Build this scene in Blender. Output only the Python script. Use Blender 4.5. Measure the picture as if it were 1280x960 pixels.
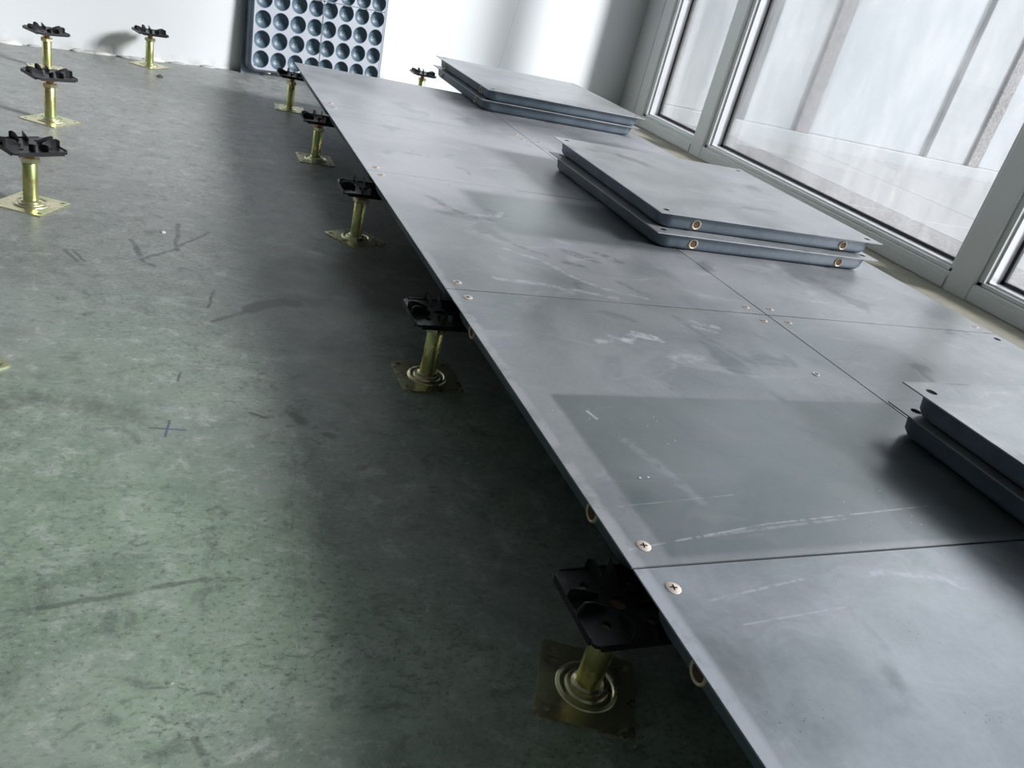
import bpy, bmesh, math, random
from mathutils import Vector, Matrix

random.seed(7)
for o in list(bpy.data.objects):
    bpy.data.objects.remove(o, do_unlink=True)
scene = bpy.context.scene
COL = scene.collection
H = 0.15                      # height of the finished panel surface above the concrete slab
WX = 1.88                     # inner face of the window frames

# ------------------------------------------------------------------ camera
cam_d = bpy.data.cameras.new('camera')
cam = bpy.data.objects.new('camera', cam_d)
COL.objects.link(cam)
cx_ = Vector((0.9134569, -0.3373667, 0.2275526))
cy_ = Vector((0.0302373, -0.5013695, -0.8647048))
cz_ = Vector((0.4058105, 0.7967511, -0.4477784))
M_ = Matrix.Identity(4)
for i in range(3):
    M_[i][0] = cx_[i]; M_[i][1] = -cy_[i]; M_[i][2] = -cz_[i]
M_[0][3], M_[1][3], M_[2][3] = -0.3862, -0.4459, 0.4310 + H
cam.matrix_world = M_
cam_d.sensor_width = 36.0
cam_d.lens = 1010.56 / 1280 * 36
cam_d.clip_start = 0.02
cam_d.clip_end = 200
scene.camera = cam

# ------------------------------------------------------------------ world, view
world = bpy.data.worlds.new('world'); scene.world = world
world.use_nodes = True
wn = world.node_tree.nodes; wl = world.node_tree.links
bg = wn['Background']
bg.inputs['Color'].default_value = (0.86, 0.94, 1.0, 1)
bg.inputs['Strength'].default_value = 1.25
sun_d = bpy.data.lights.new('hazy_sun', 'SUN'); sun_d.energy = 9.2; sun_d.angle = math.radians(13); sun_d.color = (1.0, .955, .95)
sun = bpy.data.objects.new('hazy_sun', sun_d); COL.objects.link(sun)
sun.rotation_euler = Vector((.74, -.44, .41)).to_track_quat('Z', 'Y').to_euler()
vs = scene.view_settings
vs.view_transform = 'Standard'; vs.look = 'None'; vs.gamma = 1.0
vs.use_curve_mapping = False
vs.exposure = 0.18


# ------------------------------------------------------------------ node helpers
class NT:
    def __init__(self, name):
        self.m = bpy.data.materials.new(name); self.m.use_nodes = True
        self.t = self.m.node_tree; self.n = self.t.nodes; self.l = self.t.links
        self.n.clear()
        self.out = self.n.new('ShaderNodeOutputMaterial')

    def set(self, sock, v):
        if isinstance(v, bpy.types.NodeSocket):
            self.l.new(v, sock)
        elif v is not None:
            if isinstance(v, (tuple, list)) and len(v) == 3 and sock.type == 'RGBA':
                v = (*v, 1)
            sock.default_value = v

    def pos(self):
        return self.n.new('ShaderNodeNewGeometry').outputs['Position']

    def obj(self):
        return self.n.new('ShaderNodeTexCoord').outputs['Object']

    def math(self, op, a, b=None, c=None, clamp=False):
        n = self.n.new('ShaderNodeMath'); n.operation = op; n.use_clamp = clamp
        self.set(n.inputs[0], a)
        if b is not None: self.set(n.inputs[1], b)
        if c is not None: self.set(n.inputs[2], c)
        return n.outputs[0]

    def vmath(self, op, a, b=None, scale=None):
        n = self.n.new('ShaderNodeVectorMath'); n.operation = op
        self.set(n.inputs[0], a)
        if b is not None: self.set(n.inputs[1], b)
        if scale is not None: self.set(n.inputs['Scale'], scale)
        return n.outputs['Value'] if op in ('LENGTH', 'DOT_PRODUCT', 'DISTANCE') else n.outputs[0]

    def noise(self, vec, scale, detail=4, rough=.55, dist=0.0, color=False):
        n = self.n.new('ShaderNodeTexNoise')
        self.set(n.inputs['Vector'], vec); n.inputs['Scale'].default_value = scale
        n.inputs['Detail'].default_value = detail; n.inputs['Roughness'].default_value = rough
        n.inputs['Distortion'].default_value = dist
        return n.outputs['Color'] if color else n.outputs[0]

    def voro(self, vec, scale, feature='F1', rand=1.0):
        n = self.n.new('ShaderNodeTexVoronoi'); n.feature = feature
        self.set(n.inputs['Vector'], vec); n.inputs['Scale'].default_value = scale
        n.inputs['Randomness'].default_value = rand
        return n.outputs['Distance']

    def mapv(self, vec, loc=(0, 0, 0), rot=(0, 0, 0), sc=(1, 1, 1)):
        n = self.n.new('ShaderNodeMapping')
        self.set(n.inputs[0], vec)
        n.inputs['Location'].default_value = loc; n.inputs['Rotation'].default_value = rot
        n.inputs['Scale'].default_value = sc
        return n.outputs[0]

    def ss(self, x, a, b, lo=0.0, hi=1.0):          # smoothstep a..b -> lo..hi
        n = self.n.new('ShaderNodeMapRange'); n.interpolation_type = 'SMOOTHSTEP'
        self.set(n.inputs[0], x)
        if a > b:
            a, b, lo, hi = b, a, hi, lo
        n.inputs[1].default_value = a; n.inputs[2].default_value = b
        n.inputs[3].default_value = lo; n.inputs[4].default_value = hi
        return n.outputs[0]

    def mix(self, f, a, b, mode='MIX'):
        n = self.n.new('ShaderNodeMix'); n.data_type = 'RGBA'; n.blend_type = mode
        self.set(n.inputs[0], f); self.set(n.inputs[6], a); self.set(n.inputs[7], b)
        return n.outputs[2]

    def ramp(self, f, stops):
        n = self.n.new('ShaderNodeValToRGB'); self.set(n.inputs[0], f)
        e = n.color_ramp.elements
        while len(e) < len(stops): e.new(.5)
        for i, (p, c) in enumerate(stops):
            e[i].position = p; e[i].color = (*c, 1)
        return n.outputs[0]

    def sep(self, v):
        n = self.n.new('ShaderNodeSeparateXYZ'); self.set(n.inputs[0], v)
        return n.outputs

    def bump(self, h, strength=.2, dist=.002):
        n = self.n.new('ShaderNodeBump'); n.inputs['Strength'].default_value = strength
        n.inputs['Distance'].default_value = dist; self.set(n.inputs['Height'], h)
        return n.outputs[0]

    def bsdf(self, color, rough=.5, metal=0.0, spec=.5, normal=None, **kw):
        b = self.n.new('ShaderNodeBsdfPrincipled')
        self.set(b.inputs['Base Color'], color); self.set(b.inputs['Roughness'], rough)
        self.set(b.inputs['Metallic'], metal); self.set(b.inputs['Specular IOR Level'], spec)
        if normal is not None: self.set(b.inputs['Normal'], normal)
        for k, v in kw.items(): self.set(b.inputs[k], v)
        self.l.new(b.outputs[0], self.out.inputs[0])
        return self.m

    # distance to a segment in the xy plane (a, b in the coordinates of vec)
    def seg(self, x, y, a, b):
        ax, ay = a; bx, by = b
        dx, dy = bx - ax, by - ay; L2 = dx * dx + dy * dy
        px = self.math('SUBTRACT', x, ax); py = self.math('SUBTRACT', y, ay)
        t = self.math('ADD', self.math('MULTIPLY', px, dx / L2), self.math('MULTIPLY', py, dy / L2), clamp=True)
        ex = self.math('SUBTRACT', px, self.math('MULTIPLY', t, dx))
        ey = self.math('SUBTRACT', py, self.math('MULTIPLY', t, dy))
        return self.math('SQRT', self.math('ADD', self.math('MULTIPLY', ex, ex), self.math('MULTIPLY', ey, ey)))

    def path(self, x, y, pts):
        d = None
        for a, b in zip(pts, pts[1:]):
            s = self.seg(x, y, a, b)
            d = s if d is None else self.math('MINIMUM', d, s)
        return d

    def rect(self, x, y, x0, x1, y0, y1, soft):
        a = self.math('MULTIPLY', self.ss(x, x0 - soft, x0 + soft), self.ss(x, x1 + soft, x1 - soft))
        b = self.math('MULTIPLY', self.ss(y, y0 - soft, y0 + soft), self.ss(y, y1 + soft, y1 - soft))
        return self.math('MULTIPLY', a, b)


# ------------------------------------------------------------------ materials
def mat_concrete():
    t = NT('concrete slab')
    P = t.pos()
    warp = t.vmath('ADD', P, t.vmath('SCALE', t.vmath('SUBTRACT', t.noise(P, 16, 3, color=True), (.5, .5, .5)), scale=.018))
    sx, sy, sz = t.sep(warp)
    big = t.noise(P, 1.6, 4, .6)
    mid = t.noise(P, 6, 7, .68, .5)
    fine = t.noise(P, 75, 5, .75)
    streak = t.noise(t.mapv(P, rot=(0, 0, .35), sc=(3, 9, 1)), 2.4, 7, .72, .8)
    c = t.ramp(mid, [(.30, (.165, .195, .175)), (.50, (.230, .262, .238)), (.68, (.290, .318, .295))])
    # green hue of the shade painted into the near slab, greyer farther off
    px, py, pz = t.sep(P)
    gpat = t.math('MULTIPLY', t.ss(big, .36, .60), t.ss(py, 1.1, .1))
    c = t.mix(t.math('MULTIPLY', gpat, .85), c, t.mix(1.0, c, (.85, 1.04, .80), 'MULTIPLY'))
    c = t.mix(t.ss(py, .6, 1.5, 0, .8), c, t.mix(1.0, c, (1.12, .99, 1.07), 'MULTIPLY'))
    c = t.mix(t.ss(streak, .52, .70, 0, .42), c, (.40, .425, .41))
    mot = t.noise(P, 26, 7, .72, .4)
    c = t.mix(t.ss(mot, .47, .32, 0, .60), c, (.42, .445, .42))
    c = t.mix(t.ss(mot, .52, .68, 0, .62), c, (.10, .118, .105))
    gr = t.noise(t.mapv(P, rot=(0, 0, .4), sc=(1, 1.5, 1)), 130, 4, .8, .3)
    gm = t.ss(t.noise(P, 3.5, 3), .35, .62, .25, 1)
    c = t.mix(t.math('MULTIPLY', t.ss(gr, .54, .66), t.math('MULTIPLY', gm, .85)), c, (.075, .088, .078))
    c = t.mix(t.math('MULTIPLY', t.ss(gr, .44, .34), .35), c, (.46, .48, .455))
    pit = t.math('MULTIPLY', t.ss(t.noise(t.mapv(P, rot=(0, 0, .3), sc=(1, 1.6, 1)), 62, 4, .6, .6), .56, .66), t.ss(t.noise(P, 6.5, 3), .42, .60))
    c = t.mix(t.math('MULTIPLY', pit, .55), c, (.085, .10, .088))
    c = t.mix(t.ss(fine, .55, .72, 0, .40), c, (.10, .115, .105))
    c = t.mix(t.ss(fine, .45, .30, 0, .25), c, (.42, .44, .42))
    spw = t.math('MULTIPLY', t.ss(t.voro(t.mapv(P, loc=(3, 1, 0)), 38), .07, .04), t.ss(t.noise(P, 5, 2), .52, .58))
    c = t.mix(t.math('MULTIPLY', spw, .7), c, (.6, .6, .56))
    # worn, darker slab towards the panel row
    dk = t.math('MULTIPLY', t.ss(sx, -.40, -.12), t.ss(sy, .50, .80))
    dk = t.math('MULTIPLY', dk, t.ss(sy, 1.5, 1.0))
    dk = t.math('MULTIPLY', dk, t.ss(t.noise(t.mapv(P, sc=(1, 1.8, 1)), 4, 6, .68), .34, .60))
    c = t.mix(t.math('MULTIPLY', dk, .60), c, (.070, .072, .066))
    # dark scuffs and stains, each with its own outline
    def stain(pts, w, amt, col=(.05, .055, .052), soft=.7, lo=.30, hi=.52):
        nonlocal c
        d = t.path(sx, sy, pts)
        m = t.ss(d, w, w * (1 - soft))
        m = t.math('MULTIPLY', m, t.ss(t.noise(P, 48, 4, .7), lo, hi))
        c = t.mix(t.math('MULTIPLY', m, amt), c, col)
    stain([(-.472, .16), (-.421, .166), (-.374, .177), (-.332, .185), (-.302, .18)], .0045, .50)
    stain([(-.245, .806), (-.222, .828), (-.188, .846), (-.172, .838)], .019, .80, (.06, .062, .058), .5, .2, .40)
    stain([(-.305, .752), (-.245, .802)], .007, .65, (.06, .062, .058))
    stain([(-.428, 1.069), (-.409, .979), (-.391, .958)], .007, .70)
    stain([(-.403, .991), (-.362, 1.04), (-.295, 1.146)], .0055, .60)
    stain([(-.352, 1.177), (-.355, 1.041)], .0060, .65)
    stain([(-.298, .876), (-.31, .802)], .0035, .75)
    stain([(-.527, .998), (-.504, .945)], .0045, .6)
    stain([(-.517, 1.001), (-.494, .950)], .0035, .6)
    stain([(-.60, .475), (-.518, .510), (-.466, .503), (-.408, .477)], .030, .55, (.09, .092, .09), .9, .35, .60)
    stain([(-.216, .488), (-.206, .466)], .014, .70, (.04, .055, .038), .8, .2, .4)
    stain([(-.178, .438), (-.172, .432)], .010, .6, (.04, .055, .038), .8, .2, .4)
    stain([(-.267, .490), (-.248, .475)], .0030, .75)
    stain([(-.350, .591), (-.356, .564)], .0030, .75)
    stain([(-.350, .003), (-.342, -.02)], .0040, .55)
    stain([(-.222, .42), (-.246, .25)], .0018, .22)
    stain([(-.246, .22), (-.262, .06)], .0012, .16)
    # blue pencilled cross of the setting-out grid
    cr = t.math('MINIMUM', t.seg(px, py, (-.388, .451), (-.348, .446)), t.seg(px, py, (-.371, .432), (-.366, .467)))
    c = t.mix(t.ss(cr, .0020, .0009, 0, .8), c, (.06, .075, .14))
    h = t.math('ADD', t.math('MULTIPLY', mid, .6), t.math('MULTIPLY', fine, .4))
    r = t.ss(mid, .3, .7, .36, .50)
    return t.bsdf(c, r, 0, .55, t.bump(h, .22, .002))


def mat_wall():
    t = NT('white wall paint')
    P = t.obj()
    n = t.noise(P, 3, 4)
    c = t.mix(t.ss(n, .35, .7, 0, .25), (.62, .645, .655), (.59, .615, .62))
    return t, P, c


def mat_panel(name, clean=(), amount=1.0, dust=(.475, .475, .505), marks=(), edge=False, swirl=.30):
    """blue-grey powder-coated steel under building dust; clean = rectangles where something lay and kept the dust off"""
    t = NT(name)
    P = t.pos()
    w = t.vmath('ADD', P, t.vmath('SCALE', t.vmath('SUBTRACT', t.noise(P, 4, 3, color=True), (.5, .5, .5)), scale=.18))
    a = t.noise(w, 4.2, 5, .6, .5)
    b = t.noise(t.mapv(w, rot=(0, 0, .5), sc=(2.0, 5.5, 1)), 3.0, 6, .68, 1.0)
    f = t.noise(P, 140, 2, .6)
    d = t.math('ADD', t.ss(a, .30, .68, .25, .65), t.ss(b, .54, .74, 0, swirl + .08))
    d = t.math('ADD', d, t.math('MULTIPLY', t.math('SUBTRACT', f, .5), .20))
    px, py, pz = t.sep(P)
    d = t.math('ADD', d, t.ss(py, .3, 1.5, -.06, .46))          # dust raised towards the far end, painting in the grazing sheen
    bl = t.ss(t.noise(w, 9, 4, .5, .3), .60, .72, 0, .42)       # wiped, darker blotches
    d = t.math('SUBTRACT', d, bl)
    cl = None
    for (x0, x1, y0, y1, sft, amt) in clean:
        m = t.math('MULTIPLY', t.rect(px, py, x0, x1, y0, y1, sft), amt)
        cl = m if cl is None else t.math('MAXIMUM', cl, m)
    if cl is not None:
        d = t.math('MULTIPLY', d, t.math('SUBTRACT', 1.0, cl))
    d = t.math('MULTIPLY', d, amount, clamp=True)
    if edge:                                                    # rubbed, paler band along the open edge
        eb = t.math('MULTIPLY', t.ss(px, .026, .010), t.ss(t.noise(P, 22, 4, .7), .30, .55, .25, .72))
        d = t.math('MAXIMUM', d, eb)
    base = t.mix(t.ss(a, .35, .7), (.135, .165, .172), (.165, .195, .202))
    c = t.mix(d, base, dust)
    sc = t.noise(t.mapv(w, rot=(0, 0, -.6), sc=(1.2, 13, 1)), 5, 5, .75, 1.3)
    c = t.mix(t.math('MULTIPLY', t.ss(sc, .64, .74), t.ss(t.noise(P, 4.5, 2), .50, .60, 0, swirl)), c, (.46, .465, .49))
    scr = t.noise(t.mapv(P, rot=(0, 0, .12), sc=(1, 46, 1)), 3.2, 3, .6, .4)
    c = t.mix(t.ss(scr, .68, .78, 0, .25), c, (.46, .48, .50))
    sp = t.math('MULTIPLY', t.ss(t.voro(P, 60), .08, .05), t.ss(t.noise(P, 6, 2), .56, .62))
    c = t.mix(t.math('MULTIPLY', sp, .7), c, (.6, .6, .6))
    spd = t.math('MULTIPLY', t.ss(t.voro(t.mapv(P, loc=(5, 2, 0)), 150), .16, .10), t.ss(t.noise(P, 7, 2), .58, .66))
    c = t.mix(t.math('MULTIPLY', spd, .6), c, (.06, .07, .07))
    if marks:
        wp = t.vmath('ADD', P, t.vmath('SCALE', t.vmath('SUBTRACT', t.noise(P, 22, 3, color=True), (.5, .5, .5)), scale=.022))
        mx, my, mz = t.sep(wp)
        br = t.ss(t.noise(P, 60, 4, .7), .36, .58)
        for pts, wd, amt, col in marks:
            fine_ = wd < .004
            dd = t.path(px if fine_ else mx, py if fine_ else my, pts)
            m = t.math('MULTIPLY', t.ss(dd, wd, wd * .25), br)
            c = t.mix(t.math('MULTIPLY', m, amt), c, col)
    r = t.math('ADD', t.math('MULTIPLY', d, .12), .28, clamp=True)
    return t.bsdf(c, r, t.math('SUBTRACT', .60, t.math('MULTIPLY', d, .30)), .8, t.bump(f, .04, .001))


def mat_pan(name='slate blue steel pan', c1=(.075, .105, .135), c2=(.115, .150, .185)):
    t = NT(name)
    P = t.pos()
    n = t.noise(P, 13, 5, .65)
    c = t.mix(t.ss(n, .35, .68), c1, c2)
    c = t.mix(t.ss(t.noise(t.mapv(P, sc=(1, 1, 5)), 40, 3, .7), .6, .74, 0, .35), c, (.26, .30, .33))
    return t.bsdf(c, .42, 0, .5)


def mat_underside():
    t = NT('pale grey pressed steel underside')
    P = t.obj()
    n = t.noise(P, 9, 4)
    c = t.mix(t.ss(n, .35, .7), (.34, .36, .41), (.38, .40, .445))
    return t.bsdf(c, .45, 0, .5)


def mat_cup():
    t = NT('blue grey pressed dimple')
    P = t.obj()
    n = t.noise(P, 60, 3)
    c = t.mix(n, (.060, .100, .135), (.085, .130, .165))
    return t.bsdf(c, .46, 0, .6)


def mat_zinc(name='yellow zinc plating', a=(.76, .69, .46), b=(.60, .66, .40), d=(.80, .64, .50)):
    t = NT(name)
    P = t.pos()
    n1 = t.noise(P, 26, 3, .6, .8); n2 = t.noise(t.mapv(P, loc=(4, 2, 1)), 34, 3, .6, .5)
    c = t.mix(t.ss(n1, .42, .60), a, b)
    c = t.mix(t.ss(n2, .54, .68, 0, .6), c, d)
    return t.bsdf(c, t.ss(n1, .3, .7, .24, .38), .95, .5)


def mat_plain(name, c, rough=.5, metal=0.0, spec=.5, var=.12, scale=20):
    t = NT(name)
    n = t.noise(t.obj(), scale, 3)
    c2 = tuple(min(1, v * (1 - var)) for v in c)
    return t.bsdf(t.mix(n, c2, c), rough, metal, spec)


def mat_glass():
    t = NT('dusty window glass')
    tr = t.n.new('ShaderNodeBsdfTransparent'); tr.inputs[0].default_value = (.81, .83, .84, 1)
    gl = t.n.new('ShaderNodeBsdfGlossy'); gl.inputs['Roughness'].default_value = .02
    gl.inputs[0].default_value = (1, 1, 1, 1)
    df = t.n.new('ShaderNodeBsdfTranslucent'); df.inputs[0].default_value = (.8, .8, .8, 1)
    lw = t.n.new('ShaderNodeLayerWeight'); lw.inputs[0].default_value = .25
    m1 = t.n.new('ShaderNodeMixShader'); m2 = t.n.new('ShaderNodeMixShader')
    P = t.obj()
    z = t.sep(P)[2]
    dust = t.math('MULTIPLY', t.ss(t.noise(t.mapv(P, sc=(1, 3, 1)), 2.5, 6, .7), .35, .75, .03, .09), 1.0)
    t.l.new(dust, m1.inputs[0]); t.l.new(tr.outputs[0], m1.inputs[1]); t.l.new(df.outputs[0], m1.inputs[2])
    t.l.new(t.math('MULTIPLY', lw.outputs['Fresnel'], .55), m2.inputs[0])
    t.l.new(m1.outputs[0], m2.inputs[1]); t.l.new(gl.outputs[0], m2.inputs[2])
    t.l.new(m2.outputs[0], t.out.inputs[0])
    return t.m


def mat_granite(name='speckled grey granite', a=(.12, .115, .115), b=(.26, .25, .25)):
    t = NT(name)
    P = t.pos()
    n = t.noise(P, 70, 4, .8); v = t.voro(P, 90)
    c = t.mix(t.ss(n, .38, .62), a, b)
    c = t.mix(t.ss(v, .30, .12, 0, .5), c, (.2, .2, .2))
    return t.bsdf(c, .6, 0, .4)


M = {}
M['concrete'] = mat_concrete()
M['pan'] = mat_pan()
M['under'] = mat_underside()
M['cup'] = mat_cup()
CH = (.64, .64, .68); DK = (.10, .13, .135)
M['topA'] = mat_panel('bluish dusty panel top with painted window sheen', swirl=.05, amount=.85, dust=(.52, .54, .60), edge=True, marks=[  # extra pale bluish dust paints in the window's reflection
    ([(.055, -.045), (.17, -.030)], .0022, .35, CH), ([(.07, -.075), (.19, -.068)], .0016, .3, CH), ([(.26, -.03), (.33, -.04), (.35, -.06)], .006, .3, CH)])
M['top'] = mat_panel('dusty grey steel panel top', edge=True, marks=[
    ([(.235, 1.33), (.26, 1.31), (.255, 1.28)], .008, .4, DK), ([(.13, 1.40), (.17, 1.39)], .008, .35, DK)])
M['topB'] = mat_panel('dusty panel top with a clean rectangle', clean=[(.046, .62, .010, .300, .005, .72)], amount=.85, edge=True, marks=[
    ([(.235, .462), (.262, .480), (.300, .466)], .011, .85, CH), ([(.268, .492), (.296, .478)], .007, .8, CH), ([(.185, .452), (.205, .455)], .010, .6, CH),
    ([(.215, .47), (.24, .455)], .008, .5, CH), ([(.405, .545), (.445, .530)], .010, .55, CH), ([(.40, .525), (.43, .512)], .008, .45, CH),
    ([(.385, .56), (.395, .49), (.43, .40)], .012, .40, DK), ([(.29, .41), (.34, .415)], .016, .35, CH),
    ([(.011, .024), (.188, .049), (.437, .066)], .0018, .45, CH), ([(.09, .035), (.30, .052)], .0030, .22, CH),
    ([(.03, .085), (.18, .098)], .0014, .25, CH),
    ([(.10, .20), (.13, .09)], .012, .16, CH), ([(.079, .262), (.084, .246)], .0030, .9, CH)])
M['topC'] = mat_panel('dusty panel top with dark smears', clean=[(.19, .62, .890, 1.15, .02, .70)], edge=True, marks=[
    ([(.105, 1.06), (.125, 1.00), (.16, .965), (.20, .96)], .016, .60, DK), ([(.21, 1.02), (.235, 1.0)], .018, .55, DK),
    ([(.30, .82), (.34, .79)], .022, .60, DK), ([(.37, .83), (.40, .80)], .018, .6, DK), ([(.27, .77), (.31, .75)], .010, .6, DK),
    ([(.20, .83), (.24, .79)], .010, .45, DK), ([(.17, .80), (.22, .765), (.25, .70)], .010, .55, CH), ([(.10, .66), (.20, .645), (.30, .62)], .010, .60, CH),
    ([(.25, .70), (.29, .66), (.36, .63)], .007, .6, CH), ([(.15, .97), (.22, .99), (.24, 1.02)], .009, .45, CH), ([(.34, .69), (.38, .64)], .012, .5, DK)])
M['topS'] = mat_panel('lightly dusty stacked panel top', amount=1.0, dust=(.47, .48, .50))
M['zinc'] = mat_zinc()
M['tube'] = mat_zinc('iridescent yellow zinc tube', (.68, .62, .26), (.46, .56, .24), (.80, .60, .38))
M['rod'] = mat_zinc('copper tinted zinc thread', (.72, .46, .30), (.62, .44, .26), (.80, .62, .48))
M['plastic'] = mat_plain('black moulded plastic', (.011, .012, .014), .36, 0, .5, .3)
M['brass'] = mat_plain('pale brass ring', (.85, .75, .52), .42, .2, .5)
M['screw'] = mat_plain('copper coloured screw head', (.80, .69, .61), .42, .45, .5)
M['dark'] = mat_plain('dark hole interior', (.010, .010, .010), .8, 0, .2)
M['rust'] = mat_plain('brown hole interior', (.10, .055, .035), .7, 0, .3)
M['alu'] = mat_plain('grey powder coated aluminium', (.72, .75, .74), .42, 0, .5, .08, 6)
M['bead'] = mat_plain('satin aluminium glazing bead', (.74, .75, .77), .32, .2, .5, .06, 6)
M['gasket'] = mat_plain('black rubber gasket', (.012, .013, .013), .5)
M['glass'] = mat_glass()
M['granite'] = mat_granite()
M['paving'] = mat_plain('pale stone paving', (.31, .315, .32), .7, 0, .3, .06, 5)
M['facade'] = mat_plain('pale stone cladding', (.34, .36, .37), .7, 0, .3, .05, 4)
M['facadeglass'] = mat_plain('pale blue facade glazing', (.35, .375, .395), .4, 0, .4, .06, 2)
M['ceiling'] = mat_plain('pale ceiling plaster', (.50, .51, .50), .9, 0, .2, .05, 2)
M['mortar'] = mat_plain('grey mortar residue', (.52, .52, .50), .9, 0, .2, .3, 30)
M['grime'] = mat_plain('dark sealant joint', (.12, .12, .10), .8, 0, .2, .5, 40)
M['washer'] = mat_plain('whitish metal washer', (.8, .8, .78), .5, .2, .4)
M['crumb'] = mat_plain('pale plaster crumb', (.72, .71, .68), .9, 0, .2)


# ------------------------------------------------------------------ mesh helpers
def mesh_obj(name, bm, mat, parent=None, smooth=False, loc=None):
    bmesh.ops.recalc_face_normals(bm, faces=bm.faces)
    me = bpy.data.meshes.new(name); bm.to_mesh(me); bm.free()
    if isinstance(mat, (list, tuple)):
        for m in mat: me.materials.append(m)
    else:
        me.materials.append(mat)
    if smooth:
        for p in me.polygons: p.use_smooth = True
    return link(name, me, parent, loc)


def link(name, me, parent=None, loc=None, rot=None):
    o = bpy.data.objects.new(name, me); COL.objects.link(o)
    if parent is not None: o.parent = parent
    if loc is not None: o.location = loc
    if rot is not None: o.rotation_euler = rot
    return o


def empty(name, loc=(0, 0, 0), rot=(0, 0, 0)):
    o = bpy.data.objects.new(name, None); COL.objects.link(o)
    o.location = loc; o.rotation_euler = rot; o.empty_display_size = .05
    return o


def tag(o, label=None, cat=None, group=None, kind=None):
    if label: o['label'] = label
    if cat: o['category'] = cat
    if group: o['group'] = group
    if kind: o['kind'] = kind
    return o


def copy_tree(o, parent=None):
    c = o.copy(); COL.objects.link(c); c.parent = parent
    for ch in list(o.children):
        copy_tree(ch, c)
    return c


def box(bm, x0, x1, y0, y1, z0, z1, bevel=0.0, mi=0):
    r = bmesh.ops.create_cube(bm, size=1)
    vs_ = r['verts']
    for v in vs_:
        v.co = Vector(((x0 + x1) / 2 + v.co.x * (x1 - x0), (y0 + y1) / 2 + v.co.y * (y1 - y0), (z0 + z1) / 2 + v.co.z * (z1 - z0)))
    es = list({e for v in vs_ for e in v.link_edges})
    if bevel > 0:
        bmesh.ops.bevel(bm, geom=es, offset=bevel, segments=1, affect='EDGES', profile=.5)
    return vs_


def lathe(bm, prof, n=24, center=(0, 0)):
    """prof: list of (r, z); open profile spun about z"""
    rings = []
    for r, z in prof:
        if r < 1e-6:
            rings.append([bm.verts.new((center[0], center[1], z))])
        else:
            rings.append([bm.verts.new((center[0] + r * math.cos(2 * math.pi * i / n), center[1] + r * math.sin(2 * math.pi * i / n), z)) for i in range(n)])
    for a, b in zip(rings, rings[1:]):
        for i in range(n):
            j = (i + 1) % n
            if len(a) == 1 and len(b) == 1: continue
            if len(a) == 1: bm.faces.new((a[0], b[i], b[j]))
            elif len(b) == 1: bm.faces.new((a[i], b[0], a[j]))
            else: bm.faces.new((a[i], b[i], b[j], a[j]))


def rrect(hx, hy, r, n=5):
    pts = []
    for cx, cy, a0 in ((hx - r, hy - r, 0), (-hx + r, hy - r, 90), (-hx + r, -hy + r, 180), (hx - r, -hy + r, 270)):
        for i in range(n + 1):
            a = math.radians(a0 + 90 * i / n)
            pts.append((cx + r * math.cos(a), cy + r * math.sin(a)))
    return pts


def plate_with_holes(bm, outer, holes, z0, z1):
    """flat plate with round holes: outer list of (x, y), holes list of (x, y, r, n)"""
    loops = []
    def ring(pts):
        vs_ = [bm.verts.new((x, y, z1)) for x, y in pts]
        es = [bm.edges.new((vs_[i], vs_[(i + 1) % len(vs_)])) for i in range(len(vs_))]
        return es
    edges = ring(outer)
    for (x, y, r, n) in holes:
        edges += ring([(x + r * math.cos(2 * math.pi * i / n), y + r * math.sin(2 * math.pi * i / n)) for i in range(n)])
    res = bmesh.ops.triangle_fill(bm, use_beauty=True, use_dissolve=False, edges=edges)
    faces = [g for g in res['geom'] if isinstance(g, bmesh.types.BMFace)]
    ext = bmesh.ops.extrude_face_region(bm, geom=faces)
    for g in ext['geom']:
        if isinstance(g, bmesh.types.BMVert): g.co.z = z0


def loft(bm, loops, cap0=True, cap1=True):
    rs = [[bm.verts.new(c) for c in lp] for lp in loops]
    n = len(rs[0])
    for a, b in zip(rs, rs[1:]):
        for i in range(n):
            bm.faces.new((a[i], a[(i + 1) % n], b[(i + 1) % n], b[i]))
    if cap0: bm.faces.new(rs[0])
    if cap1: bm.faces.new(rs[-1])


# ------------------------------------------------------------------ the room
WALL_K, WALL_C = 0.335, 2.985
yaw_w = math.atan(WALL_K)
def wall_y(x): return WALL_C + WALL_K * x

def add_struct(name, bm, mat, parent=None, smooth=False):
    o = mesh_obj(name, bm, mat, parent, smooth)
    if parent is None: o['kind'] = 'structure'
    return o

CEIL = 2.85
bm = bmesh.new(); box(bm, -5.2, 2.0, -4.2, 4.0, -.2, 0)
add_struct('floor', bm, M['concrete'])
bm = bmesh.new(); box(bm, -5.2, 2.3, -4.2, 4.0, CEIL, CEIL + .2)
add_struct('ceiling', bm, M['ceiling'])

t, P, c = mat_wall()
px, py, pz = t.sep(P)
# P is local to the far wall: x along the wall from the room's corner line, z up
ck = t.seg(px, pz, (1.155, .55), (1.10, .10))
c = t.mix(t.ss(ck, .003, .0012, 0, .5), c, (.45, .46, .46))
c = t.mix(t.math('MULTIPLY', t.ss(pz, .045, .0), t.ss(t.noise(P, 16, 4), .45, .62, 0, .55)), c, (.45, .44, .41))
M['wall_far'] = t.bsdf(c, .75, 0, .25)
M['wall'] = mat_plain('pale rendered wall', (.62, .63, .62), .85, 0, .2, .15, 3)

wf = bmesh.new()
L0 = -5.6; L1 = (WX + .10) / math.cos(yaw_w)
box(wf, L0, L1, 0, .2, 0, CEIL)
o = add_struct('wall_far', wf, M['wall_far']); o.location = (0, WALL_C, 0); o.rotation_euler = (0, 0, yaw_w)
wall_far = o
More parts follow.
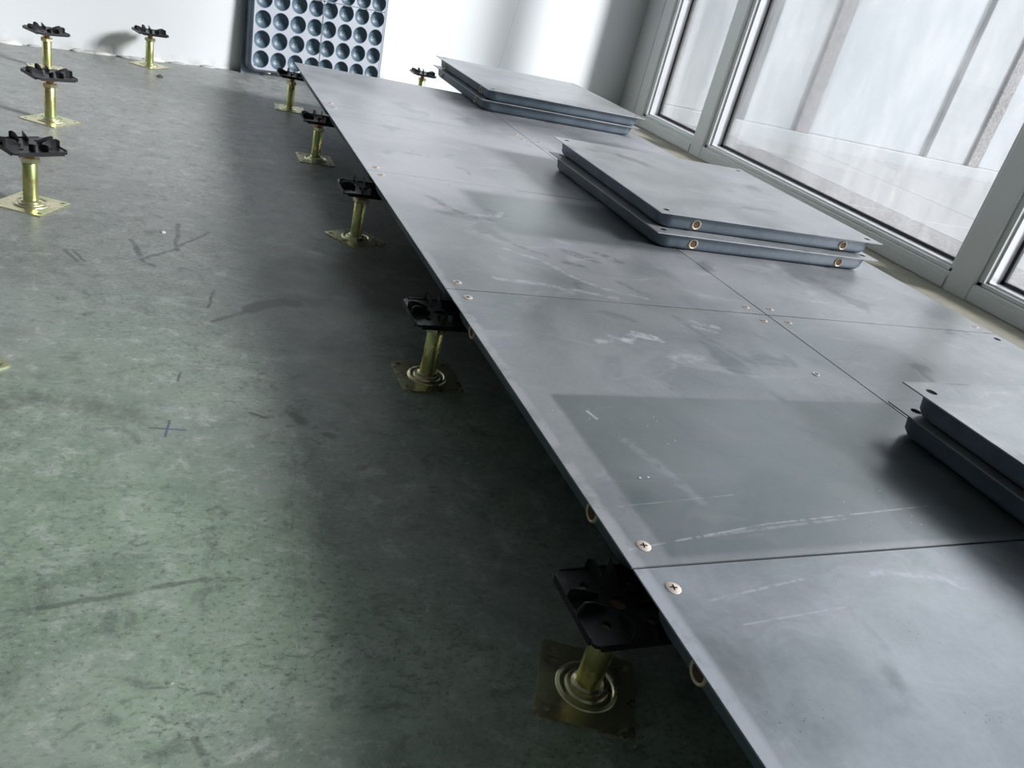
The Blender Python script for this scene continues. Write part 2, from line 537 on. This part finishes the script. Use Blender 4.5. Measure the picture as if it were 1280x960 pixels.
# lumpy plaster and mortar residue along the foot of the far wall
for k in range(26):
    s = -1.35 + k * .05 + random.uniform(-.015, .015)
    if random.random() < .25: continue
    bm = bmesh.new()
    bmesh.ops.create_icosphere(bm, subdivisions=2, radius=1)
    hh = random.uniform(.004, .013); ll = random.uniform(.02, .05); dd = random.uniform(.008, .02)
    for v in bm.verts:
        q = 1 + random.uniform(-.25, .25)
        v.co = Vector((v.co.x * ll * q, v.co.y * dd * q, max(v.co.z, -.1) * hh * q))
    mesh_obj('mortar_lump', bm, M['mortar'] if k % 3 else M['crumb'], wall_far, True, (s, -.003, 0.0))

bm = bmesh.new(); box(bm, -5.2, -5.0, -4.2, 1.6, 0, CEIL); add_struct('wall_left', bm, M['wall'])
bm = bmesh.new(); box(bm, -5.2, 2.3, -4.2, -4.0, 0, CEIL); add_struct('wall_back', bm, M['wall'])
HEAD = 2.55
bm = bmesh.new(); box(bm, WX, WX + .2, -4.2, 3.7, HEAD, CEIL); add_struct('wall_right', bm, M['wall'])

# ------------------------------------------------------------------ window wall: posts at these y, glazing between
POSTS = [3.405, 2.805, 1.237, -.331, -1.90, -3.47]
PH = .045
def make_window(idx, y0, y1, left_post, jamb=False):
    """bay from y0 (near) to y1 (far); left_post = the post at the far end"""
    w = empty('window_%d' % idx, (WX, (y0 + y1) / 2, 0)); w['kind'] = 'structure'
    cy = (y0 + y1) / 2
    a, b = y0 + PH - cy, y1 - PH - cy              # clear opening between posts
    def part(name, boxes, mat, bevel=.0015):
        bm = bmesh.new()
        for bx_ in boxes: box(bm, *bx_, bevel=bevel)
        return mesh_obj(name, bm, mat, w)
    part('post', [(0, .10, b, b + 2 * PH, 0, HEAD)], M['alu'], .003)
    if jamb:
        part('jamb_panel', [(.004, .09, b + 2 * PH + .004, 3.64 - cy, 0, HEAD)], M['alu'], .002)
        part('jamb_trim', [(-.006, .01, b + 2 * PH - .012, b + 2 * PH + .004, 0, HEAD)], M['bead'], .002)
    part('bottom_rail', [(.003, .10, a, b, 0, .062)], M['alu'], .002)
    part('rail_cover', [(-.002, .0035, a + .004, b - .004, .010, .050)], M['alu'], .001)
    part('top_rail', [(.003, .10, a, b, HEAD - .07, HEAD)], M['alu'], .002)
    bw = .020; d0, d1 = .016, .032                  # recessed sash, then the bead round the glass
    part('sash', [(d0, .095, a, a + bw, .062, HEAD - .07), (d0, .095, b - bw, b, .062, HEAD - .07),
                  (d0, .095, a, b, .062, .075), (d0, .095, a, b, HEAD - .1, HEAD - .07)], M['alu'], .002)
    e = .016
    part('glazing_bead', [(d1, .090, a + bw, a + bw + .006, .075, HEAD - .1), (d1, .090, b - bw - .006, b - bw, .075, HEAD - .1),
                          (d1, .090, a + bw, b - bw, .075, .081), (d1, .090, a + bw, b - bw, HEAD - .108, HEAD - .1)], M['bead'], .001)
    g = .011
    part('gasket', [(.080, .094, a + bw + .006, a + bw + .006 + g, .081, HEAD - .108), (.080, .094, b - bw - .006 - g, b - bw - .006, .081, HEAD - .108),
                    (.080, .094, a + bw + .006, b - bw - .006, .081, .081 + g), (.080, .094, a + bw + .006, b - bw - .006, HEAD - .115, HEAD - .108)], M['gasket'], 0)
    part('glass_pane', [(.086, .091, a + bw + .007, b - bw - .007, .082, HEAD - .109)], M['glass'], 0)
    part('sealant_joint', [(-.004, .004, a - .02, b + .02, 0, .006)], M['grime'], .001)
    return w
for i in range(len(POSTS) - 1):
    make_window(i + 1, POSTS[i + 1], POSTS[i], POSTS[i], jamb=(i == 0))

bm = bmesh.new(); box(bm, 1.60, WX - .004, -4.0, 3.50, 0, .010, .003)  # added pale strip, its colour stands in for ambient light on the gap floor
M['gap_strip'] = mat_plain('yellowish strip lightened for ambient light', (.36, .345, .285), .85, 0, .2, .35, 14)
add_struct('trim_1', bm, M['gap_strip'])
# ------------------------------------------------------------------ outside
bm = bmesh.new(); box(bm, 2.0, 40, -30, 40, -.25, -.03); add_struct('floor_terrace', bm, M['paving'])
ter = bpy.data.objects['floor_terrace']
def slab(x0, x1, y0, y1, mat, name, z=-.005):
    bm = bmesh.new(); box(bm, x0 + .003, x1 - .003, y0 + .003, y1 - .003, -.03, z, .002)
    return mesh_obj(name, bm, mat, ter)
for k in range(9):
    slab(2.0, 2.75, 3.85 - .75 * (k + 1), 3.85 - .75 * k, M['granite'], 'granite_slab')
xs = [2.75, 3.43, 5.04, 6.65, 8.26]
for i in range(4):
    for k in range(3):
        slab(xs[i], xs[i + 1], 3.85 - 1.6 * (k + 1), 3.85 - 1.6 * k, M['paving'], 'paving_slab')
fc = empty('facade', (2.1, 3.9, 0))
tag(fc, 'pale stone facade with grey granite pilasters seen outside the window', 'facade')
def fpart(name, b_, mat, bevel=.004):
    bm = bmesh.new(); box(bm, *b_, bevel=bevel); return mesh_obj(name, bm, mat, fc)
fpart('plinth', (-.05, 9, -.03, .35, -.03, .075), M['facade'])
fpart('back_wall', (-.05, 9, .16, .35, .075, 6), M['facade'])
fpart('pilaster', (.13, .23, -.02, .16, .075, 6), M['granite'])
fpart('stone_panel', (.235, .50, .01, .16, .075, 6), M['facade'])
fpart('facade_pane', (.502, .818, .03, .16, .075, 6), M['facadeglass'])
for k in range(5):
    x = 1.22 + 1.61 * k
    fpart('pilaster', (x, x + .115, -.02, .16, .075, 6), M['granite'])
    fpart('stone_panel', (x - .40, x - .003, .0, .16, .075, 6), M['facade'])
    fpart('facade_pane', (x + .115, x + 1.207, .03, .16, .075, 6), M['facadeglass'])

# ------------------------------------------------------------------ pedestals
def pedestal_meshes():
    D = {}
    def fin(name, bm, mat, smooth=False):
        bmesh.ops.recalc_face_normals(bm, faces=bm.faces)
        me = bpy.data.meshes.new(name); bm.to_mesh(me); bm.free(); me.materials.append(mat)
        if smooth:
            for p in me.polygons: p.use_smooth = True
            me.set_sharp_from_angle(angle=math.radians(35))
        D[name] = me
    b = .0475
    bm = bmesh.new()
    plate_with_holes(bm, rrect(b, b, .005, 3), [(sx * .037, sy * .037, .0042, 10) for sx in (-1, 1) for sy in (-1, 1)], 0, .0025)
    fin('base_plate', bm, M['zinc'])
    bm = bmesh.new()       # pressed dish with a groove round the tube
    lathe(bm, [(.031, .0022), (.030, .0040), (.027, .0050), (.0255, .0036), (.022, .0034), (.0205, .0056), (.018, .0064), (.0150, .0060), (.0128, .0062)], 32)
    fin('pressed_ring', bm, M['zinc'], True)
    bm = bmesh.new()
    lathe(bm, [(.0165, .0060), (.0160, .0090), (.0138, .0100), (.0128, .0110)], 28)
    fin('weld_collar', bm, M['zinc'], True)
    bm = bmesh.new()
    lathe(bm, [(.0126, .004), (.0126, .079), (.0120, .080), (.0092, .080), (.0092, .070)], 28)
    fin('tube', bm, M['tube'], True)
    bm = bmesh.new()       # hexagonal levelling nut
    lathe(bm, [(.009, .080), (.0160, .080), (.0172, .0815), (.0172, .0885), (.0160, .090), (.009, .090)], 6)
    fin('hex_nut', bm, M['zinc'])
    bm = bmesh.new()
    prof = []
    z = .070
    while z < .1045:
        prof += [(.0086, z), (.0078, z + .0009)]; z += .0018
    prof += [(.0086, .106), (.0, .106)]
    lathe(bm, [(0, .07)] + prof, 18)
    fin('threaded_rod', bm, M['rod'])
    bm = bmesh.new()       # steel head plate with cut corners
    h = .046; k = .012
    oct_ = [(h, -h + k), (h, h - k), (h - k, h), (-h + k, h), (-h, h - k), (-h, -h + k), (-h + k, -h), (h - k, -h)]
    loft(bm, [[(x * .55, y * .55, .1015) for x, y in oct_], [(x * .97, y * .97, .1035) for x, y in oct_], [(x, y, .1060) for x, y in oct_]])
    fin('head_plate', bm, M['rod'])
    bm = bmesh.new()       # plastic cap: dished square with a central opening
    h = .0505
    plate_with_holes(bm, rrect(h, h, .007, 2), [(0, 0, .009, 12)] + [(sx * .026, sy * .026, .0048, 8) for sx in (-1, 1) for sy in (-1, 1)], .106, .1095)
    for sx in (-1, 1):     # turned-down side edges
        box(bm, sx * .0505 - .001, sx * .0505 + .001, -.042, .042, .1035, .111)
        box(bm, -.042, .042, sx * .0505 - .001, sx * .0505 + .001, .1035, .111)
    fin('plastic_cap', bm, M['plastic'])
    bm = bmesh.new()       # one upright locating fin, curling out at its tip
    lo = [(.019, .0090), (.036, .0082), (.046, .0095), (.0515, .0125)]
    zt = [.1150, .1215, .1230, .1205]
    th = .0016
    loops = [[(x, y - th / 2, .1090), (x, y + th / 2, .1090), (x, y + th / 2, zz), (x, y - th / 2, zz)] for (x, y), zz in zip(lo, zt)]
    loft(bm, loops)
    fin('locating_fin', bm, M['plastic'])
    bm = bmesh.new()
    loops = [[(x, -y - th / 2, .1090), (x, -y + th / 2, .1090), (x, -y + th / 2, zz), (x, -y - th / 2, zz)] for (x, y), zz in zip(lo, zt)]
    loft(bm, loops)
    fin('locating_fin_b', bm, M['plastic'])
    return D
PD = pedestal_meshes()
def pedestal(x, y, yaw, head_yaw, label, group=None, drop=0.0):
    r = empty('steel_pedestal', (x, y, 0)); tag(r, label, 'pedestal', group)
    a = math.radians(yaw); hy = math.radians(head_yaw)
    bp = link('base_plate', PD['base_plate'], r, rot=(0, 0, a))
    link('pressed_ring', PD['pressed_ring'], bp); link('weld_collar', PD['weld_collar'], bp)
    link('tube', PD['tube'], r); link('hex_nut', PD['hex_nut'], r, rot=(0, 0, a + .3))
    link('threaded_rod', PD['threaded_rod'], r)
    hp = link('head_plate', PD['head_plate'], r, rot=(0, 0, hy))
    cp = link('plastic_cap', PD['plastic_cap'], r, rot=(0, 0, hy), loc=(0, 0, .0002))
    for k in range(4):
        link('locating_fin', PD['locating_fin'], cp, rot=(0, 0, k * math.pi / 2))
        link('locating_fin', PD['locating_fin_b'], cp, rot=(0, 0, k * math.pi / 2))
    hp.scale = cp.scale = (.92, .92, 1)
    if drop: hp.location.z += drop; cp.location.z += drop
    return r
GP = 'steel floor pedestals'
pedestal(0, 0, -27, 0, 'nearest pedestal in deep shadow under the panel edge, its square plate turned', GP)
pedestal(0, .6, 0, 0, 'shadowed pedestal second nearest along the panel edge, square plate parallel to it', GP)
pedestal(0, 1.2, 32, 0, 'middle pedestal of five along the panel edge, plate turned like a diamond', GP)
pedestal(0, 1.8, 0, 0, 'fourth pedestal from the camera along the panel edge, mostly in the open', GP)
pedestal(0, 2.4, -4, 0, 'farthest pedestal on the panel edge, in front of the dimpled panel', GP)
pedestal(-.60, 1.2, -25, 32, 'nearest of three whole free-standing pedestals at the left, black cross head seen from above', GP)
pedestal(-.632, 1.815, -33, 30, 'free-standing pedestal in the middle of the three at the left edge', GP)
pedestal(-.70, 2.40, 18, 35, 'rearmost of three free-standing pedestals lined up at the left edge', GP)
pedestal(-.43, 2.735, -31, 20, 'lone pedestal standing close to the white wall', GP)
pedestal(-.616, .592, 45, 0, 'pedestal cut off by the left border, only a plate corner showing', GP)
pedestal(.60, 3.0, 20, 0, 'pedestal head peeking out behind the far stack of panels', GP)
for x in (.6, 1.2):
    for k in range(-1, 5):
        pedestal(x, .6 * k, 0, 0, 'pedestal hidden underneath the laid floor panels', 'pedestals hidden beneath the laid panels')
pedestal(0, -.6, 0, 0, 'pedestal hidden underneath the laid floor panels', 'pedestals hidden beneath the laid panels')

# ------------------------------------------------------------------ floor panels
T = .035           # panel depth
PS = .2986         # half size of a top plate (2 mm joint)
def panel_meshes():
    D = {}
    def fin(name, bm, mat, smooth=None):
        bmesh.ops.recalc_face_normals(bm, faces=bm.faces)
        me = bpy.data.meshes.new(name); bm.to_mesh(me); bm.free(); me.materials.append(mat)
        if smooth:
            for p in me.polygons: p.use_smooth = True
            me.set_sharp_from_angle(angle=math.radians(smooth))
        D[name] = me
    c = PS - .026
    for key in ('top', 'topA', 'topB', 'topC', 'topS'):
        bm = bmesh.new()
        plate_with_holes(bm, [(PS, PS), (-PS, PS), (-PS, -PS), (PS, -PS)], [(sx * c, sy * c, .0076, 14) for sx in (-1, 1) for sy in (-1, 1)], -.0018, 0)
        fin(key, bm, M[key])
    bm = bmesh.new()
    n = 6
    h0, h1, h2 = PS - .010, PS - .013, PS - .019
    lp = lambda h, r, z: [(x, y, z) for x, y in rrect(h, h, r, n)]
    loft(bm, [lp(h0, .030, -.0018), lp(h1, .030, -.012), lp(h1 - .0015, .030, -.026), lp(h2, .028, -.0325), lp(h2 - .006, .026, -T)])
    fin('pan', bm, M['pan'], 50)
    bm = bmesh.new()          # dark bore under a screw hole
    lathe(bm, [(.0076, -.0017), (.0076, -.0013), (0, -.0013)], 14)
    fin('bore', bm, M['dark'])
    bm = bmesh.new()          # countersunk cross-head screw
    lathe(bm, [(.0070, -.0010), (.0074, .0003), (.0065, .0009), (0, .0011)], 18)
    fin('screw', bm, M['screw'], 40)
    bm = bmesh.new()
    box(bm, -.0034, .0034, -.0007, .0007, .0008, .00125); box(bm, -.0007, .0007, -.0034, .0034, .0008, .00125)
    fin('cross_slot', bm, M['dark'])
    bm = bmesh.new()          # brass eyelet: axis along local z (pointing out of the side)
    lathe(bm, [(.0080, -.001), (.0082, .0012), (.0094, .0020), (.0108, .0010), (.0110, -.001)], 20)
    fin('eyelet', bm, M['brass'], 60)
    bm = bmesh.new()
    lathe(bm, [(.0082, .0002), (0, .0002)], 18)
    fin('eyelet_hole', bm, M['rust'])
    return D
FP = panel_meshes()
def floor_panel(x, y, ztop, label, yaw=0.0, top='top', holes='x', screws=(1, 1, 1, 1), group=None):
    r = empty('steel_access_panel', (x, y, ztop - T), (0, 0, math.radians(yaw)))
    tag(r, label, 'floor panel', group)
    link('top_plate', FP[top], r, (0, 0, T)); pn = link('pan', FP['pan'], r, (0, 0, T))
    c = PS - .026
    for s, (sx, sy) in zip(screws, ((-1, -1), (1, -1), (1, 1), (-1, 1))):
        if s:
            q = link('screw', FP['screw'], r, (sx * c, sy * c, T), (0, 0, random.uniform(0, 1.5)))
            link('cross_slot', FP['cross_slot'], q)
        else:
            link('screw_bore', FP['bore'], r, (sx * c, sy * c, T))
    hh = PS - .0133
    for s in (-1, 1):
        for e in (-1, 1):
            if holes == 'x': loc = (s * hh, e * .199, T - .0185); rot = (0, s * math.pi / 2, 0)
            else: loc = (e * .199, s * hh, T - .0185); rot = (-s * math.pi / 2, 0, 0)
            q = link('eyelet', FP['eyelet'], r, loc, rot); link('eyelet_hole', FP['eyelet_hole'], q)
    return r
GL = 'laid floor panels'
rowl = ['nearest laid panel, filling the bottom right corner below the near joint',
        'laid panel with a darker clean rectangle amid the dust, second in the edge row',
        'laid panel with dark smears, beside the middle stack, third in the edge row',
        'plain pale laid panel, fourth in the open edge row',
        'farthest laid panel in the open edge row, below the dimpled panel']
tops = ['topA', 'topB', 'topC', 'top', 'top']
for k in range(5):
    floor_panel(.3, -.3 + .6 * k, H, rowl[k], 0, tops[k], 'x' if k < 2 else 'y', group=GL)
rowr = ['laid panel hidden behind and under the dark near stack at the right border',
        'laid panel by the window, between the near and the middle stack',
        'laid panel by the window, mostly covered by the middle stack',
        'laid panel by the window, between the middle and the far stack',
        'laid panel by the window, mostly covered by the far stack']
for k in range(5):
    floor_panel(.9, -.3 + .6 * k, H, rowr[k], 0, 'top', 'x', (1, 1, 0 if k == 1 else 1, 1), group=GL)
for k in range(1, 5):  # unseen rows added behind the camera to keep light from leaking underneath
    for x in (.3, .9):
        floor_panel(x, -.3 - .6 * k, H, 'unseen laid floor panel added behind the camera to block light', 0, 'top', 'x', group='unseen laid panels added to block light')
GS = 'stacked floor panels'
NS = (0, 0, 0, 0)
floor_panel(.828, 1.190, H + T + .0015, 'lower panel of the middle stack, brass eyelets in its side', -.5, 'topS', 'y', NS, GS)
floor_panel(.836, 1.205, H + 2 * T + .0025, 'upper panel of the middle stack, two brass eyelets and dusty top', -1.2, 'topS', 'y', NS, GS)
floor_panel(.850, 2.415, H + T + .0015, 'lower panel of the far stack near the white wall', .3, 'topS', 'x', NS, GS)
floor_panel(.853, 2.402, H + 2 * T + .0025, 'upper panel of the far stack near the white wall', .9, 'topS', 'x', NS, GS)
floor_panel(.824, -.055, H + T + .0015, 'lower panel of the near stack cut off by the right border', 0, 'topS', 'y', NS, GS)
floor_panel(.822, -.062, H + 2 * T + .0025, 'upper panel of the near stack cut off by the right border', .6, 'topS', 'y', NS, GS)

# ------------------------------------------------------------------ the panel leaning on the wall, dimpled underside to the room
lean = math.radians(3.2)
root = empty('dimpled_access_panel')
tag(root, 'floor panel leaning upright on the white wall, dimpled underside facing the room', 'floor panel')
# local frame: x along the wall, y up, z out of the underside towards the room
u = Vector((math.cos(yaw_w), math.sin(yaw_w), 0)); nw = Vector((math.sin(yaw_w), -math.cos(yaw_w), 0))
up = Vector((0, 0, 1)) * math.cos(lean) - nw * math.sin(lean)
zz = u.cross(up)
# the plate's upper back edge touches the wall
s0 = .20 / math.cos(yaw_w) - .052
off = .6 * math.sin(lean) + .002
org = Vector((0, WALL_C, 0)) + u * s0 + nw * off
R3 = Matrix((u, up, zz)).transposed().to_4x4()
root.matrix_world = Matrix.Translation(org) @ R3
# plate at local z 0..0.0018, pan rises to z = T; panel spans y 0..0.6
bm = bmesh.new(); box(bm, -PS, PS, 0, 2 * PS, 0, .0018, .0004); mesh_obj('top_plate', bm, M['pan'], root)
bm = bmesh.new()
h0, h2 = PS - .010, PS - .019
lp = lambda h, r, z: [(x, y + PS, z) for x, y in rrect(h, h, r, 6)]
loft(bm, [lp(h0, .030, .0018), lp(h0 - .003, .030, .012), lp(h0 - .0045, .030, .026), lp(h2, .028, .0325), lp(h2 - .005, .026, T)], True, False)
pw = mesh_obj('pan_wall', bm, M['pan'], root, True)
# rim bead round the pan
bm = bmesh.new()
loft(bm, [lp(h2 - .004, .026, T - .0015), lp(h2 - .0055, .025, T + .0012), lp(h2 - .0105, .022, T + .0012), lp(h2 - .012, .021, T - .0010)], False, False)
mesh_obj('rim', bm, M['under'], root)
bm = bmesh.new()   # floor of the pan seen through the seams
loft(bm, [lp(h2 - .005, .026, T - .004)], True, False) if False else None
bm.free()
S_, G_ = .0695, -.0055
f_ = lambda k: (k - 3.5) * S_ + (G_ if k > 3.5 else -G_)
RC = .0300
bm = bmesh.new()
prof = []
for i in range(9):
    a = math.radians(80 * i / 8)
    prof.append((RC * math.cos(a) , -RC * .80 * math.sin(a)))
prof = [(RC + .0018, .0004), (RC + .0006, .0003)] + prof + [(.0050, -RC * .80), (0, -RC * .80 + .0004)]
lathe(bm, prof, 24)
bmesh.ops.recalc_face_normals(bm, faces=bm.faces)
cup_me = bpy.data.meshes.new('dimple'); bm.to_mesh(cup_me); bm.free(); cup_me.materials.append(M['cup'])
for p in cup_me.polygons: p.use_smooth = True
cup_me.flip_normals()
W = h2 - .010
for qx in (0, 1):
    for qy in (0, 1):
        x0, x1 = (-W, -.0012) if qx == 0 else (.0012, W)
        y0, y1 = (PS - W, PS - .0012) if qy == 0 else (PS + .0012, PS + W)
        hs = [(f_(qx * 4 + i), PS + f_(qy * 4 + j), RC, 24) for i in range(4) for j in range(4)]
        bm = bmesh.new()
        r_ = .02
        out = [(x0, y0), (x1, y0), (x1, y1), (x0, y1)]
        # round the outer corner
        ci = (0 if qy == 0 else 3) if qx == 0 else (1 if qy == 0 else 2)
        pc = out[ci]; mx = 1 if pc[0] < 0 else -1; my = 1 if qy == 0 else -1
        arc = [(pc[0] + mx * r_ * (1 - math.cos(math.radians(a))), pc[1] + my * r_ * (1 - math.sin(math.radians(a)))) for a in (0, 22, 45, 68, 90)]
        if ci in (1, 3): arc = arc[::-1] if ci == 1 else arc[::-1]
        out = out[:ci] + (arc if ci in (1, 3) else arc) + out[ci + 1:]
        if ci in (1, 3):
            # order so that the outline stays simple
            prev = out[ci - 1]
            seg_ = out[ci:ci + 5]
            if (Vector(seg_[0]) - Vector(prev)).length > (Vector(seg_[-1]) - Vector(prev)).length: seg_ = seg_[::-1]
            out = out[:ci] + seg_ + out[ci + 5:]
        else:
            prev = out[ci - 1]
            seg_ = out[ci:ci + 5]
            if (Vector(seg_[0]) - Vector(prev)).length > (Vector(seg_[-1]) - Vector(prev)).length: seg_ = seg_[::-1]
            out = out[:ci] + seg_ + out[ci + 5:]
        plate_with_holes(bm, out, hs, T - .0014, T)
        q = mesh_obj('pan_quadrant', bm, M['under'], root)
        for (hx, hy, _, _) in hs:
            link('dimple', cup_me, q, (hx, hy, T))
bm = bmesh.new(); box(bm, -h2 + .02, h2 - .02, PS - h2 + .02, PS + h2 - .02, .004, .0055); mesh_obj('inner_sheet', bm, M['dark'], root)
for sx in (-1, 1):
    for sy in (-1, 1):
        bm = bmesh.new(); lathe(bm, [(.0048, .0002), (.0048, .0008), (0, .0008)], 12)
        mesh_obj('corner_hole', bm, M['dark'], root, loc=(sx * (PS - .035), PS + sy * (PS - .035), T))
for sy in (-1, 1):
    for e in (-1, 1):
        loc = (e * .199, PS + sy * (PS - .0133), .0185)
        q = link('eyelet', FP['eyelet'], root, loc, (-sy * math.pi / 2, 0, 0)); link('eyelet_hole', FP['eyelet_hole'], q)

# ------------------------------------------------------------------ small loose things
bm = bmesh.new(); lathe(bm, [(.0036, 0), (.0036, .0012), (.0060, .0012), (.0060, 0), (.0036, 0)], 20)
o = mesh_obj('washer', bm, M['washer'], None, False, (.531, .382, H)); tag(o, 'small pale ring washer lying on the dusty panel near the centre joint', 'washer')

def crumb(x, y, z, s, label, group, mat='crumb'):
    bm = bmesh.new(); bmesh.ops.create_icosphere(bm, subdivisions=1, radius=1)
    for v in bm.verts:
        q = 1 + random.uniform(-.3, .3)
        v.co = Vector((v.co.x * s * q, v.co.y * s * .7 * q, max(v.co.z, -.5) * s * .5 * q + s * .25))
    o = mesh_obj('plaster_crumb', bm, M[mat], None, False, (x, y, z)); tag(o, label, 'crumb', group)
crumb(-.377, 1.121, 0, .005, 'pale plaster crumb on the slab between the two pedestal rows', 'plaster crumbs')
crumb(.079, .130, H, .0022, 'left of two white specks on the clean dust-free rectangle', 'plaster crumbs')
crumb(.090, .131, H, .0016, 'right of two white specks on the clean dust-free rectangle', 'plaster crumbs')
crumb(-.395, 2.56, 0, .012, 'dark clod on the slab in front of the lone wall-side pedestal', 'plaster crumbs', 'grime')
